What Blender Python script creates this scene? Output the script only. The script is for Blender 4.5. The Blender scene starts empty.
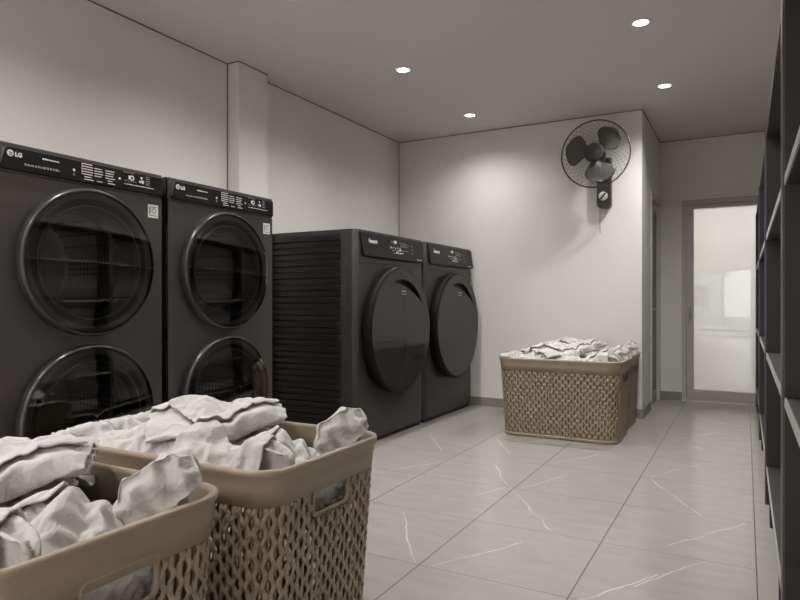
import bpy, bmesh, math, random
from mathutils import Vector, Matrix, noise
PI = math.pi; R = math.radians
sc = bpy.context.scene
COL = sc.collection

# ------------------------------------------------------------------ helpers
def mesh_from(name, vs, fs, smooth=False):
    me = bpy.data.meshes.new(name); me.from_pydata([tuple(v) for v in vs], [], fs); me.update()
    if smooth: me.polygons.foreach_set('use_smooth', [True]*len(me.polygons))
    return me

class MB:
    """collects geometry for one mesh object"""
    def __init__(s): s.v = []; s.f = []; s.sm = []; s.mi = []
    def add(s, vs, fs, smooth=False, mi=0):
        o = len(s.v); s.v += [tuple(p) for p in vs]; s.f += [tuple(i+o for i in f) for f in fs]
        s.sm += [smooth]*len(fs); s.mi += [mi]*len(fs); return s
    def box(s, x0, x1, y0, y1, z0, z1, mi=0):
        vs = [(x0,y0,z0),(x1,y0,z0),(x1,y1,z0),(x0,y1,z0),(x0,y0,z1),(x1,y0,z1),(x1,y1,z1),(x0,y1,z1)]
        return s.add(vs, [(0,3,2,1),(4,5,6,7),(0,1,5,4),(1,2,6,5),(2,3,7,6),(3,0,4,7)], mi=mi)
    def tube(s, pts, r, n=8, closed=False, smooth=True, cap=True, mi=0):
        pts = [Vector(p) for p in pts]; m = len(pts); vs = []; fs = []
        rr = r if hasattr(r, '__len__') else [r]*m
        up = None
        for i, p in enumerate(pts):
            if closed: t = pts[(i+1) % m]-pts[i-1]
            else: t = pts[min(i+1, m-1)]-pts[max(i-1, 0)]
            t.normalize()
            if up is None:
                up = Vector((0,0,1)) if abs(t.z) < .9 else Vector((1,0,0))
            up = (up-t*up.dot(t)).normalized(); b = t.cross(up)
            for k in range(n):
                a = 2*PI*k/n; vs.append(p+(up*math.cos(a)+b*math.sin(a))*rr[i])
        L = m if closed else m-1
        for i in range(L):
            for k in range(n):
                a = i*n+k; b2 = i*n+(k+1) % n; c = ((i+1) % m)*n
                fs.append((a, b2, c+(k+1) % n, c+k))
        s.add(vs, fs, smooth, mi)
        if not closed and cap:
            s.add([vs[k] for k in range(n)], [tuple(range(n-1, -1, -1))], False, mi)
            s.add([vs[(m-1)*n+k] for k in range(n)], [tuple(range(n))], False, mi)
        return s
    def lathe(s, prof, n=64, M=None, smooth=True, closed=False, mi=0):
        """prof: (radius, height) pairs turned about local +Z, M places it"""
        M = M or Matrix.Identity(4); vs = []; fs = []
        for r, h in prof:
            for k in range(n):
                a = 2*PI*k/n; vs.append(M @ Vector((r*math.cos(a), r*math.sin(a), h)))
        P = len(prof)
        for j in range(P if closed else P-1):
            j2 = (j+1) % P
            for k in range(n):
                k2 = (k+1) % n; fs.append((j*n+k, j*n+k2, j2*n+k2, j2*n+k))
        return s.add(vs, fs, smooth, mi)
    def build(s, name, mats, parent=None, bevel=0, seg=2, auto=None, loc=None):
        me = bpy.data.meshes.new(name); me.from_pydata(s.v, [], s.f)
        me.polygons.foreach_set('use_smooth', s.sm); me.polygons.foreach_set('material_index', s.mi)
        bm = bmesh.new(); bm.from_mesh(me)
        bmesh.ops.remove_doubles(bm, verts=bm.verts, dist=1e-5)
        if bevel:
            es = [e for e in bm.edges if len(e.link_faces) == 2 and e.calc_face_angle(0) > R(40)]
            bmesh.ops.bevel(bm, geom=es, offset=bevel, segments=seg, profile=.5, affect='EDGES')
        bmesh.ops.recalc_face_normals(bm, faces=bm.faces)
        bm.to_mesh(me); bm.free(); me.update()
        return link(name, me, mats, parent, auto, loc)

def link(name, me, mats, parent=None, auto=None, loc=None):
    for m in (mats if isinstance(mats, (list, tuple)) else [mats]): me.materials.append(m)
    if auto:
        me.polygons.foreach_set('use_smooth', [True]*len(me.polygons)); me.set_sharp_from_angle(angle=R(auto))
    o = bpy.data.objects.new(name, me); COL.objects.link(o)
    if parent is not None: o.parent = parent
    if loc is not None: o.location = loc
    return o

def tag(o, label=None, cat=None, group=None, kind=None):
    if label: o['label'] = label
    if cat: o['category'] = cat
    if group: o['group'] = group
    if kind: o['kind'] = kind
    return o
def thing(name, label, cat, loc=(0,0,0), rz=0, group=None):
    o = bpy.data.objects.new(name, None); COL.objects.link(o); o.empty_display_size = .1
    o.location = loc; o.rotation_euler = (0,0,rz)
    return tag(o, label, cat, group)
def copy_tree(o, parent=None):
    c = o.copy(); COL.objects.link(c)
    if parent is not None: c.parent = parent
    for ch in list(o.children): copy_tree(ch, c)
    return c

# ------------------------------------------------------------------ materials
def nt(name):
    m = bpy.data.materials.new(name); m.use_nodes = True; t = m.node_tree
    return m, t, t.nodes['Principled BSDF']
def mat(name, col, rough=.5, metal=0, bump=0, bscale=40, var=0, vscale=6, coat=0, spec=.5, stretch=None, sheen=0):
    m, t, b = nt(name); N = t.nodes; L = t.links
    b.inputs['Base Color'].default_value = (*col, 1); b.inputs['Roughness'].default_value = rough
    b.inputs['Metallic'].default_value = metal; b.inputs['Specular IOR Level'].default_value = spec
    if coat: b.inputs['Coat Weight'].default_value = coat; b.inputs['Coat Roughness'].default_value = .08
    if sheen: b.inputs['Sheen Weight'].default_value = sheen
    tc = N.new('ShaderNodeTexCoord'); src = tc.outputs['Object']
    if stretch:
        mp = N.new('ShaderNodeMapping'); mp.inputs['Scale'].default_value = stretch; L.new(src, mp.inputs[0]); src = mp.outputs[0]
    if var:
        n = N.new('ShaderNodeTexNoise'); n.inputs['Scale'].default_value = vscale; n.inputs['Detail'].default_value = 4
        r = N.new('ShaderNodeValToRGB'); r.color_ramp.elements[0].position = .3; r.color_ramp.elements[1].position = .7
        r.color_ramp.elements[0].color = (*[c*(1-var) for c in col], 1); r.color_ramp.elements[1].color = (*[min(1, c*(1+var)) for c in col], 1)
        L.new(src, n.inputs['Vector']); L.new(n.outputs['Fac'], r.inputs[0]); L.new(r.outputs[0], b.inputs['Base Color'])
    if bump:
        n = N.new('ShaderNodeTexNoise'); n.inputs['Scale'].default_value = bscale; n.inputs['Detail'].default_value = 3
        bp = N.new('ShaderNodeBump'); bp.inputs['Strength'].default_value = bump; bp.inputs['Distance'].default_value = .01
        L.new(src, n.inputs['Vector']); L.new(n.outputs['Fac'], bp.inputs['Height']); L.new(bp.outputs[0], b.inputs['Normal'])
    return m
def emit(name, col, s):
    m, t, b = nt(name)
    b.inputs['Base Color'].default_value = (.8,.8,.8,1)
    b.inputs['Emission Color'].default_value = (*col, 1); b.inputs['Emission Strength'].default_value = s
    return m

M = {}
M['wall'] = mat('wall_paint', (.74,.718,.693), .85, bump=.06, bscale=90, var=.015, vscale=2)
M['ceil'] = mat('ceiling_paint', (.70,.67,.645), .9, bump=.05, bscale=90)
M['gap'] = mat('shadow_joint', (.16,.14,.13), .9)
M['skirt'] = mat('skirting_tile', (.25,.235,.225), .45, var=.08, vscale=9)
M['frame'] = mat('door_frame_paint', (.50,.46,.44), .5, var=.02)
M['leafdark'] = mat('side_door_panel', (.17,.148,.142), .5)
M['tower'] = mat('dark_steel', (.135,.124,.117), .40, .75, var=.05, vscale=1.5, stretch=(8,.5,.5))
M['towside'] = mat('dark_painted_steel', (.05,.047,.045), .5, .4)
M['panel'] = mat('gloss_black_panel', (.010,.009,.0085), .4, 0, spec=.3)
M['ringdark'] = mat('dark_chrome_ring', (.030,.0275,.026), .28, 0)
M['annulus'] = mat('smoky_grey_ring', (.30,.28,.265), .3, .2)
M['ringblk'] = mat('black_rubber_ring', (.022,.020,.019), .3, 0)
M['drum'] = mat('steel_drum', (.30,.285,.27), .34, .8)
def perforated():
    m = mat('perforated_drum_steel', (.34,.32,.30), .34, .75); t = m.node_tree; N = t.nodes; L = t.links; b = N['Principled BSDF']
    tc = N.new('ShaderNodeTexCoord'); vo = N.new('ShaderNodeTexVoronoi'); vo.inputs['Scale'].default_value = 38; vo.inputs['Randomness'].default_value = 0
    L.new(tc.outputs['Object'], vo.inputs['Vector'])
    cr = N.new('ShaderNodeValToRGB'); cr.color_ramp.elements[0].position = .26; cr.color_ramp.elements[1].position = .30
    cr.color_ramp.elements[0].color = (.01,.01,.01,1); cr.color_ramp.elements[1].color = (.34,.32,.30,1)
    L.new(vo.outputs['Distance'], cr.inputs[0]); L.new(cr.outputs[0], b.inputs['Base Color']); return m
M['drum'] = perforated()
M['fin'] = mat('drum_fin', (.20,.19,.18), .4)
M['wbody'] = mat('graphite_enamel', (.040,.036,.034), .42, .25, var=.03)
M['wside'] = mat('graphite_side', (.018,.017,.016), .38, .25)
M['wdoor'] = mat('smoked_door_glass', (.026,.024,.0225), .08, 0, spec=.25)
M['wrim'] = mat('door_rim_black', (.008,.0075,.007), .5, spec=.12)
M['black'] = mat('matt_black', (.010,.010,.010), .6)
M['white'] = mat('white_print', (.90,.89,.87), .5)
M['grey'] = mat('grey_print', (.40,.39,.38), .5)
M['basket'] = mat('taupe_plastic', (.32,.258,.185), .42, 0, bump=.04, bscale=160, var=.03)
M['shelf'] = mat('charcoal_laminate', (.033,.031,.030), .5, var=.06, vscale=5)
M['edge'] = mat('grey_edge_band', (.40,.385,.37), .4)
M['post'] = mat('grey_post', (.10,.095,.09), .4)
M['fan'] = mat('dark_grey_fan_plastic', (.035,.033,.031), .4)
M['blade'] = mat('smoky_fan_blade', (.085,.08,.075), .5)
M['hub'] = mat('fan_badge_grey', (.035,.031,.029), .6)
M['knob'] = mat('pale_knob', (.62,.60,.56), .35)
M['metal'] = mat('brushed_nickel', (.55,.53,.5), .3, .9)
M['lamp'] = emit('lamp_glow', (1,.97,.92), 14)
M['lring'] = mat('lamp_ring', (.8,.79,.77), .4)
M['pale'] = mat('pale_render', (.55,.56,.57), .9)
M['ground'] = mat('outside_paving', (.45,.45,.44), .9, var=.1)
M['leaf'] = mat('tree_leaf', (.10,.13,.08), .8, var=.3)
M['winfr'] = mat('window_frame_dark', (.08,.08,.08), .4)

# laundry cloth: white cotton, woven bump
def cloth_mat():
    m, t, b = nt('white_cotton'); N = t.nodes; L = t.links
    b.inputs['Base Color'].default_value = (.52,.505,.49,1); b.inputs['Roughness'].default_value = .95
    b.inputs['Specular IOR Level'].default_value = .15; b.inputs['Sheen Weight'].default_value = .2
    tc = N.new('ShaderNodeTexCoord')
    n = N.new('ShaderNodeTexNoise'); n.inputs['Scale'].default_value = 22; n.inputs['Detail'].default_value = 4; n.inputs['Distortion'].default_value = 1.2
    n2 = N.new('ShaderNodeTexNoise'); n2.inputs['Scale'].default_value = 260; n2.inputs['Detail'].default_value = 1
    for q in (n, n2): L.new(tc.outputs['Object'], q.inputs['Vector'])
    b1 = N.new('ShaderNodeBump'); b1.inputs['Strength'].default_value = .5; b1.inputs['Distance'].default_value = .02
    b2 = N.new('ShaderNodeBump'); b2.inputs['Strength'].default_value = .12; b2.inputs['Distance'].default_value = .002
    L.new(n.outputs['Fac'], b1.inputs['Height']); L.new(n2.outputs['Fac'], b2.inputs['Height'])
    L.new(b1.outputs[0], b2.inputs['Normal']); L.new(b2.outputs[0], b.inputs['Normal'])
    return m
M['cloth'] = cloth_mat()

# floor: grey marble-look tiles, 0.59 m grid, thin pale veins
def floor_mat():
    m, t, b = nt('grey_marble_tile'); N = t.nodes; L = t.links
    geo = N.new('ShaderNodeNewGeometry'); pos = geo.outputs['Position']
    def math_(op, a, b_=None, c=None):
        n = N.new('ShaderNodeMath'); n.operation = op
        for i, v in enumerate((a, b_, c)):
            if v is None: continue
            if isinstance(v, (int, float)): n.inputs[i].default_value = v
            else: L.new(v, n.inputs[i])
        return n.outputs[0]
    def vm(op, a, b_=None, out=0):
        n = N.new('ShaderNodeVectorMath'); n.operation = op
        for i, v in enumerate((a, b_)):
            if v is None: continue
            if isinstance(v, tuple): n.inputs[i].default_value = v
            else: L.new(v, n.inputs[i])
        return n.outputs[out]
    sep = N.new('ShaderNodeSeparateXYZ'); L.new(pos, sep.inputs[0])
    T = .592
    def joint(v, off):
        a = math_('ADD', v, off + 50*T); f = math_('MODULO', a, T); d = math_('MINIMUM', f, math_('SUBTRACT', T, f)); return d
    dx = joint(sep.outputs[0], -.038); dy = joint(sep.outputs[1], -2.262)
    dy = math_('ADD', math_('ADD', dy, .0009), math_('MULTIPLY', math_('GREATER_THAN', sep.outputs[0], .04), 1.0))
    d = math_('MINIMUM', dx, dy)
    jm = N.new('ShaderNodeMapRange'); jm.inputs['From Min'].default_value = .0008; jm.inputs['From Max'].default_value = .0030
    jm.inputs['To Min'].default_value = 1; jm.inputs['To Max'].default_value = 0; L.new(d, jm.inputs['Value'])
    # cloudy base, brushed slightly along one diagonal
    mp = N.new('ShaderNodeMapping'); mp.inputs['Scale'].default_value = (2.2, 7, 1); mp.inputs['Rotation'].default_value = (0,0,.5); L.new(pos, mp.inputs[0])
    n1 = N.new('ShaderNodeTexNoise'); n1.inputs['Scale'].default_value = 2.2; n1.inputs['Detail'].default_value = 8; n1.inputs['Roughness'].default_value = .65; L.new(mp.outputs[0], n1.inputs['Vector'])
    cr = N.new('ShaderNodeValToRGB'); cr.color_ramp.elements[0].position = .3; cr.color_ramp.elements[1].position = .72
    cr.color_ramp.elements[0].color = (.335,.312,.293,1); cr.color_ramp.elements[1].color = (.39,.366,.345,1); L.new(n1.outputs['Fac'], cr.inputs[0])
    # veins: warped line segments
    wn = N.new('ShaderNodeTexNoise'); wn.inputs['Scale'].default_value = 5; wn.inputs['Detail'].default_value = 4; L.new(pos, wn.inputs['Vector'])
    wv = vm('SUBTRACT', wn.outputs['Color'], (.5,.5,.5)); wv = vm('MULTIPLY', wv, (.06,.06,0))
    p2 = vm('ADD', vm('MULTIPLY', pos, (1,1,0)), wv)
    segs = [((-1.5,2.79),(-1.18,2.27)),((-1.09,2.28),(-.86,2.68)),((-1.17,3.46),(-.79,2.89)),((-1.11,3.47),(-.94,3.9)),
            ((-1.43,3.9),(-1.2,3.49)),((-1.28,3.25),(-1.19,3.45)),((-.51,2.265),(-.29,2.62)),((-.29,2.96),(0,3.43)),
            ((-.5,4.08),(-.26,4.51)),((-.5,4.035),(-.2,3.45)),((-2.29,4.68),(-1.9,4.09)),((-1.71,4.68),(-1.41,4.19)),
            ((-.36,2.47),(-.14,2.85)),((-1.09,4.11),(-.88,4.48)),((-1.95,3.45),(-1.66,3.95)),((-.45,5.3),(-.2,5.7)),((-.5,5.25),(-.1,4.8)),
            ((-1.15,1.1),(-.7,1.6)),((-2.1,5.3),(-1.8,5.7)),((-.45,6.5),(-.1,6.1)),((-.5,1.2),(-.1,1.9)),((-2.0,4.35),(-1.72,4.3))]
    best = None
    for (ax, ay), (bx, by) in segs:
        ab = (bx-ax, by-ay, 0); l2 = ab[0]**2+ab[1]**2
        pa = vm('SUBTRACT', p2, (ax, ay, 0))
        h = math_('DIVIDE', vm('DOT_PRODUCT', pa, ab, 1), l2)
        hc = N.new('ShaderNodeClamp'); L.new(h, hc.inputs[0])
        sc_ = N.new('ShaderNodeVectorMath'); sc_.operation = 'SCALE'; sc_.inputs[0].default_value = ab; L.new(hc.outputs[0], sc_.inputs['Scale'])
        ln = vm('LENGTH', vm('SUBTRACT', pa, sc_.outputs[0]), None, 1)
        best = ln if best is None else math_('MINIMUM', best, ln)
    vr = N.new('ShaderNodeMapRange'); vr.inputs['From Min'].default_value = .0008; vr.inputs['From Max'].default_value = .005
    vr.inputs['To Min'].default_value = 1; vr.inputs['To Max'].default_value = 0; L.new(best, vr.inputs['Value'])
    fade = N.new('ShaderNodeTexNoise'); fade.inputs['Scale'].default_value = 4; L.new(pos, fade.inputs['Vector'])
    fr = N.new('ShaderNodeMapRange'); fr.inputs['From Min'].default_value = .35; fr.inputs['From Max'].default_value = .6; fr.inputs['To Min'].default_value = .15; fr.inputs['To Max'].default_value = .75; L.new(fade.outputs['Fac'], fr.inputs['Value'])
    vf = math_('MULTIPLY', vr.outputs[0], fr.outputs[0])
    m1 = N.new('ShaderNodeMix'); m1.data_type = 'RGBA'; L.new(vf, m1.inputs['Factor']); L.new(cr.outputs[0], m1.inputs['A']); m1.inputs['B'].default_value = (.68,.65,.62,1)
    m2 = N.new('ShaderNodeMix'); m2.data_type = 'RGBA'; L.new(jm.outputs[0], m2.inputs['Factor']); L.new(m1.outputs['Result'], m2.inputs['A']); m2.inputs['B'].default_value = (.10,.088,.08,1)
    L.new(m2.outputs['Result'], b.inputs['Base Color'])
    rn = N.new('ShaderNodeMapRange'); rn.inputs['To Min'].default_value = .15; rn.inputs['To Max'].default_value = .24; L.new(n1.outputs['Fac'], rn.inputs['Value'])
    L.new(rn.outputs[0], b.inputs['Roughness']); b.inputs['Specular IOR Level'].default_value = .5
    bp = N.new('ShaderNodeBump'); bp.inputs['Strength'].default_value = .4; bp.inputs['Distance'].default_value = .002; bp.invert = True
    L.new(jm.outputs[0], bp.inputs['Height']); L.new(bp.outputs[0], b.inputs['Normal'])
    return m
M['floor'] = floor_mat()

def glass_mat(name, tint, spec=.5, refl=.08, rough=0.0, frost=0.0, dif=(.8,.8,.8)):
    m = bpy.data.materials.new(name); m.use_nodes = True; t = m.node_tree; N = t.nodes; L = t.links
    for n in list(N): N.remove(n)
    out = N.new('ShaderNodeOutputMaterial'); tr = N.new('ShaderNodeBsdfTransparent'); tr.inputs[0].default_value = (*tint, 1)
    body = tr.outputs[0]
    if frost:
        tl = N.new('ShaderNodeBsdfTranslucent'); tl.inputs[0].default_value = (*dif, 1)
        mx0 = N.new('ShaderNodeMixShader'); mx0.inputs[0].default_value = frost; L.new(tr.outputs[0], mx0.inputs[1]); L.new(tl.outputs[0], mx0.inputs[2]); body = mx0.outputs[0]
    gl = N.new('ShaderNodeBsdfGlossy'); gl.inputs['Roughness'].default_value = rough; gl.inputs['Color'].default_value = (.95,.93,.9,1)
    fr = N.new('ShaderNodeFresnel'); fr.inputs[0].default_value = 1.5
    ad = N.new('ShaderNodeMath'); ad.operation = 'ADD'; ad.use_clamp = True; ad.inputs[1].default_value = refl; L.new(fr.outputs[0], ad.inputs[0])
    mx = N.new('ShaderNodeMixShader'); L.new(ad.outputs[0], mx.inputs[0]); L.new(body, mx.inputs[1]); L.new(gl.outputs[0], mx.inputs[2])
    L.new(mx.outputs[0], out.inputs[0]); return m
M['bowl'] = glass_mat('smoked_bowl_glass', (.62,.60,.58), refl=.07)
M['frost'] = glass_mat('frosted_door_glass', (.5,.5,.5), refl=.05, frost=.93, dif=(.80,.80,.78))
M['winglass'] = glass_mat('clear_window_glass', (.92,.94,.93), refl=.0)

# ------------------------------------------------------------------ dimensions (metres)
H = 2.78; XL = -3.303; XR = .56; YB = 6.036; YD = 7.387; XC = -.816; YR = -7.5; TH = .12
XF = -2.432                                   # plane of the machine fronts

# ------------------------------------------------------------------ the room
def struct(name, mb, m, **k): return tag(mb.build(name, m, **k), kind='structure')
struct('floor', MB().box(XL-TH, XR+TH, YR-TH, YD+2.6, -.1, 0), M['floor'])
struct('ceiling', MB().box(XL-TH, XR+TH, YR-TH, YD+TH, H, H+.12), M['ceil'])
struct('wall_left', MB().box(XL-TH, XL, YR, YB, 0, H), M['wall'])
struct('wall_back', MB().box(XL-TH, XC, YB, YB+TH, 0, H), M['wall'])
# recess side wall with the opening of the side door
sy0, sy1, sz = 6.63, 7.33, 2.14
struct('wall_recess', MB().box(XC-TH, XC, YB+TH, sy0, 0, H).box(XC-TH, XC, sy1, YD, 0, H).box(XC-TH, XC, sy0, sy1, sz, H), M['wall'])
dx0, dx1, dz = -.597, .412, 2.128
struct('wall_door_end', MB().box(XC-TH, dx0, YD, YD+TH, 0, H).box(dx1, XR+TH, YD, YD+TH, 0, H).box(dx0, dx1, YD, YD+TH, dz, H), M['wall'])
struct('wall_right', MB().box(XR, XR+TH, YR, YD, 0, H), M['wall'])
wx0, wx1, wz0, wz1 = -2.3, .2, .12, 2.08
struct('wall_rear', MB().box(XL-TH, wx0, YR-TH, YR, 0, H).box(wx1, XR+TH, YR-TH, YR, 0, H).box(wx0, wx1, YR-TH, YR, wz1, H).box(wx0, wx1, YR-TH, YR, 0, wz0), M['wall'])
struct('pillar', MB().box(XL, -3.194, 3.443, 3.752, 0, H), M['wall'])
w = struct('window_1', MB().box(wx0, wx1, YR-.09, YR-.03, wz0, wz0+.05).box(wx0, wx1, YR-.09, YR-.03, wz1-.05, wz1)
           .box(wx0, wx0+.05, YR-.09, YR-.03, wz0+.05, wz1-.05).box(wx1-.05, wx1, YR-.09, YR-.03, wz0+.05, wz1-.05)
           .box(-1.49, -1.45, YR-.09, YR-.03, wz0+.05, wz1-.05).box(-.66, -.62, YR-.09, YR-.03, wz0+.05, wz1-.05), M['winfr'])
MB().box(wx0+.05, wx1-.05, YR-.065, YR-.055, wz0+.05, wz1-.05).build('pane', M['winglass'], w)
# skirting tiles
bh, bt = .088, .012
struct('baseboard_back', MB().box(XL, XC+bt, YB-bt, YB, 0, bh), M['skirt'])
struct('baseboard_left', MB().box(XL, XL+bt, YR, 3.443, 0, bh).box(XL, XL+bt, 3.752, YB-bt, 0, bh), M['skirt'])
struct('baseboard_recess', MB().box(XC, XC+bt, YB, sy0-.04, 0, bh), M['skirt'])
struct('baseboard_door_end', MB().box(XC, dx0, YD-bt, YD, 0, bh).box(dx1, XR, YD-bt, YD, 0, bh), M['skirt'])
struct('baseboard_right', MB().box(XR-bt, XR, YR, YD-bt, 0, bh), M['skirt'])
# thin dark strips, painted shade of the gaps where walls and ceiling meet
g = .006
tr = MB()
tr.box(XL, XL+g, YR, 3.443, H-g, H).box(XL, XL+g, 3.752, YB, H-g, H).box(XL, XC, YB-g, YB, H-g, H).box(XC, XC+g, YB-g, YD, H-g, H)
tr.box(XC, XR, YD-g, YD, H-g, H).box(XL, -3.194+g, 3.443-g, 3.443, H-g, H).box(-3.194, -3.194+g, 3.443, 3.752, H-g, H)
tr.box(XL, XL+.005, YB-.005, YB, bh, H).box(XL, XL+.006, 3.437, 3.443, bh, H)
struct('shade_strip_1', tr, M['gap'])

# door_1: glazed door at the end
fw = .045
d1 = struct('door_1', MB().box(dx0, dx0+fw, YD-.012, YD+.09, 0, dz).box(dx1-fw, dx1, YD-.012, YD+.09, 0, dz).box(dx0+fw, dx1-fw, YD-.012, YD+.09, dz-fw, dz), M['frame'], bevel=.003)
lx0, lx1, lz1 = dx0+fw+.003, dx1-fw-.003, dz-fw-.003
gx0, gx1, gz0, gz1 = -.484, .300, .122, 2.042
MB().box(lx0, gx0, YD+.008, YD+.05, .004, lz1).box(gx1, lx1, YD+.008, YD+.05, .004, lz1).box(gx0, gx1, YD+.008, YD+.05, .004, gz0).box(gx0, gx1, YD+.008, YD+.05, gz1, lz1).build('door_leaf', M['frame'], d1, bevel=.002)
MB().box(gx0, gx1, YD+.024, YD+.030, gz0, gz1).build('glass_pane', M['frost'], d1)
MB().box(dx0+.01, dx1-.01, YD-.02, YD+.01, 0, .012).build('threshold', M['metal'], d1)
hd = MB().box(gx0-.052, gx0-.022, YD, YD+.008, .90, 1.05)
hd.tube([(gx0-.037, YD, .99), (gx0-.037, YD-.045, .99), (gx0-.037, YD-.05, .985), (gx0-.037, YD-.05, .90)], .009, 10)
hd.build('door_handle', M['frame'], d1)
# corridor behind the frosted door
struct('wall_corridor', MB().box(-1.5, 1.5, YD+2.5, YD+2.6, 0, H).box(-1.6, -1.5, YD+TH, YD+2.6, 0, H).box(1.5, 1.6, YD+TH, YD+2.6, 0, H), M['wall'])
struct('ceiling_corridor', MB().box(-1.6, 1.6, YD+TH, YD+2.6, H, H+.1), M['ceil'])
# door_2: narrow side door in the recess
d2 = struct('door_2', MB().box(XC-.08, XC+.012, sy0, sy0+.05, 0, sz).box(XC-.08, XC+.012, sy1-.05, sy1, 0, sz).box(XC-.08, XC+.012, sy0+.05, sy1-.05, sz-.05, sz), M['frame'], bevel=.003)
MB().box(XC-.055, XC-.02, sy0+.053, sy1-.053, .005, sz-.053).build('door_leaf', M['frame'], d2, bevel=.002)
MB().box(XC-.022, XC-.014, sy0+.15, sy1-.15, .14, sz-.16).build('dark_panel', M['leafdark'], d2, bevel=.002)
h2 = MB().box(XC-.02, XC-.006, 6.72, 6.76, .88, 1.04)
h2.tube([(XC-.01, 6.74, .98), (XC+.03, 6.74, .98), (XC+.034, 6.75, .98), (XC+.034, 6.84, .98)], .009, 10)
h2.build('door_handle', M['metal'], d2)

# ------------------------------------------------------------------ downlights
def downlight(x, y, label):
    t = thing('ceiling_downlight', label, 'ceiling light', (x, y, H), 0, 'recessed ceiling downlights')
    MB().lathe([(.060,-.001),(.060,-.004),(.047,-.007),(.043,-.003),(.043,-.0005)], 40).build('trim_ring', M['lring'], t)
    MB().lathe([(.0001,-.0025),(.043,-.0025)], 40).build('lens', M['lamp'], t)
    ld = bpy.data.lights.new('downlight_beam', 'SPOT'); ld.energy = SPOT_W*(.62 if y > 5 and x < -2 else 1.25 if y > 4 and x > -1 else 1.05 if y > -2 else 2.2); ld.spot_size = R(150); ld.spot_blend = 1.0; ld.shadow_soft_size = .045; ld.color = (1,.985,.968)
    lo = bpy.data.objects.new('downlight_beam', ld); COL.objects.link(lo); lo.location = (0,0,-.02); lo.parent = t
SPOT_W = 58
LB = {(0,0):'lit recessed downlight over the far pair of front-loading machines', (1,0):'lit recessed downlight nearest the wall fan, over the two far baskets',
      (0,1):'lit recessed downlight above the nearer of the two wide front-loading machines', (1,1):'largest-looking lit recessed downlight, over the open floor in mid room'}
for j in range(11):
    y = 5.46-1.305*j
    for i, x in enumerate((-2.238, -.568, -1.403)):
        if (i and 2 < j < 6) or (i == 2 and j < 6): continue  # rear hall rows, middle one included, are unseen fill lights added from behind
        downlight(x, y, LB.get((i, j), 'unseen recessed downlight overhead, those in the rear hall added as fill light'))

# ------------------------------------------------------------------ lettering
def text(name, s, size, mtl, parent, loc, bold=0, sx=1):
    """lettering lying in the plane x = const, reading towards +Y, facing +X"""
    cu = bpy.data.curves.new(name, 'FONT'); cu.body = s; cu.size = size; cu.offset = bold; cu.extrude = .0004; cu.resolution_u = 3
    tmp = bpy.data.objects.new(name, cu); COL.objects.link(tmp)
    dg = bpy.context.evaluated_depsgraph_get(); me = bpy.data.meshes.new_from_object(tmp.evaluated_get(dg))
    COL.objects.unlink(tmp); bpy.data.objects.remove(tmp)
    me.transform(Matrix(((0,0,1,0),(sx,0,0,0),(0,1,0,0),(0,0,0,1))))
    me.name = name
    return link(name, me, mtl, parent, loc=loc)

def plate_hole(mb, y0, y1, z0, z1, cy, cz, r, x, n=96, mi=0):
    """rectangle in the plane x with a round hole"""
    vs = []; fs = []
    for k in range(n):
        a = 2*PI*(k+.5)/n; c, s = math.cos(a), math.sin(a)
        vs.append((x, cy+r*c, cz+r*s))
        t = min(((y1-cy)/c if c > 0 else (y0-cy)/c) if abs(c) > 1e-9 else 1e9, ((z1-cz)/s if s > 0 else (z0-cz)/s) if abs(s) > 1e-9 else 1e9)
        vs.append((x, cy+t*c, cz+t*s))
    # snap the four nearest outer points to the corners
    for yy, zz in ((y0,z0),(y0,z1),(y1,z0),(y1,z1)):
        k = min(range(n), key=lambda q: (vs[2*q+1][1]-yy)**2+(vs[2*q+1][2]-zz)**2); vs[2*k+1] = (x, yy, zz)
    for k in range(n):
        k2 = (k+1) % n; fs.append((2*k, 2*k+1, 2*k2+1, 2*k2))
    mb.add(vs, fs, mi=mi)

RX = Matrix.Rotation(PI/2, 4, 'Y')            # local +Z -> world +X
def AX(x, y, z): return Matrix.Translation((x, y, z)) @ RX

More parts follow.
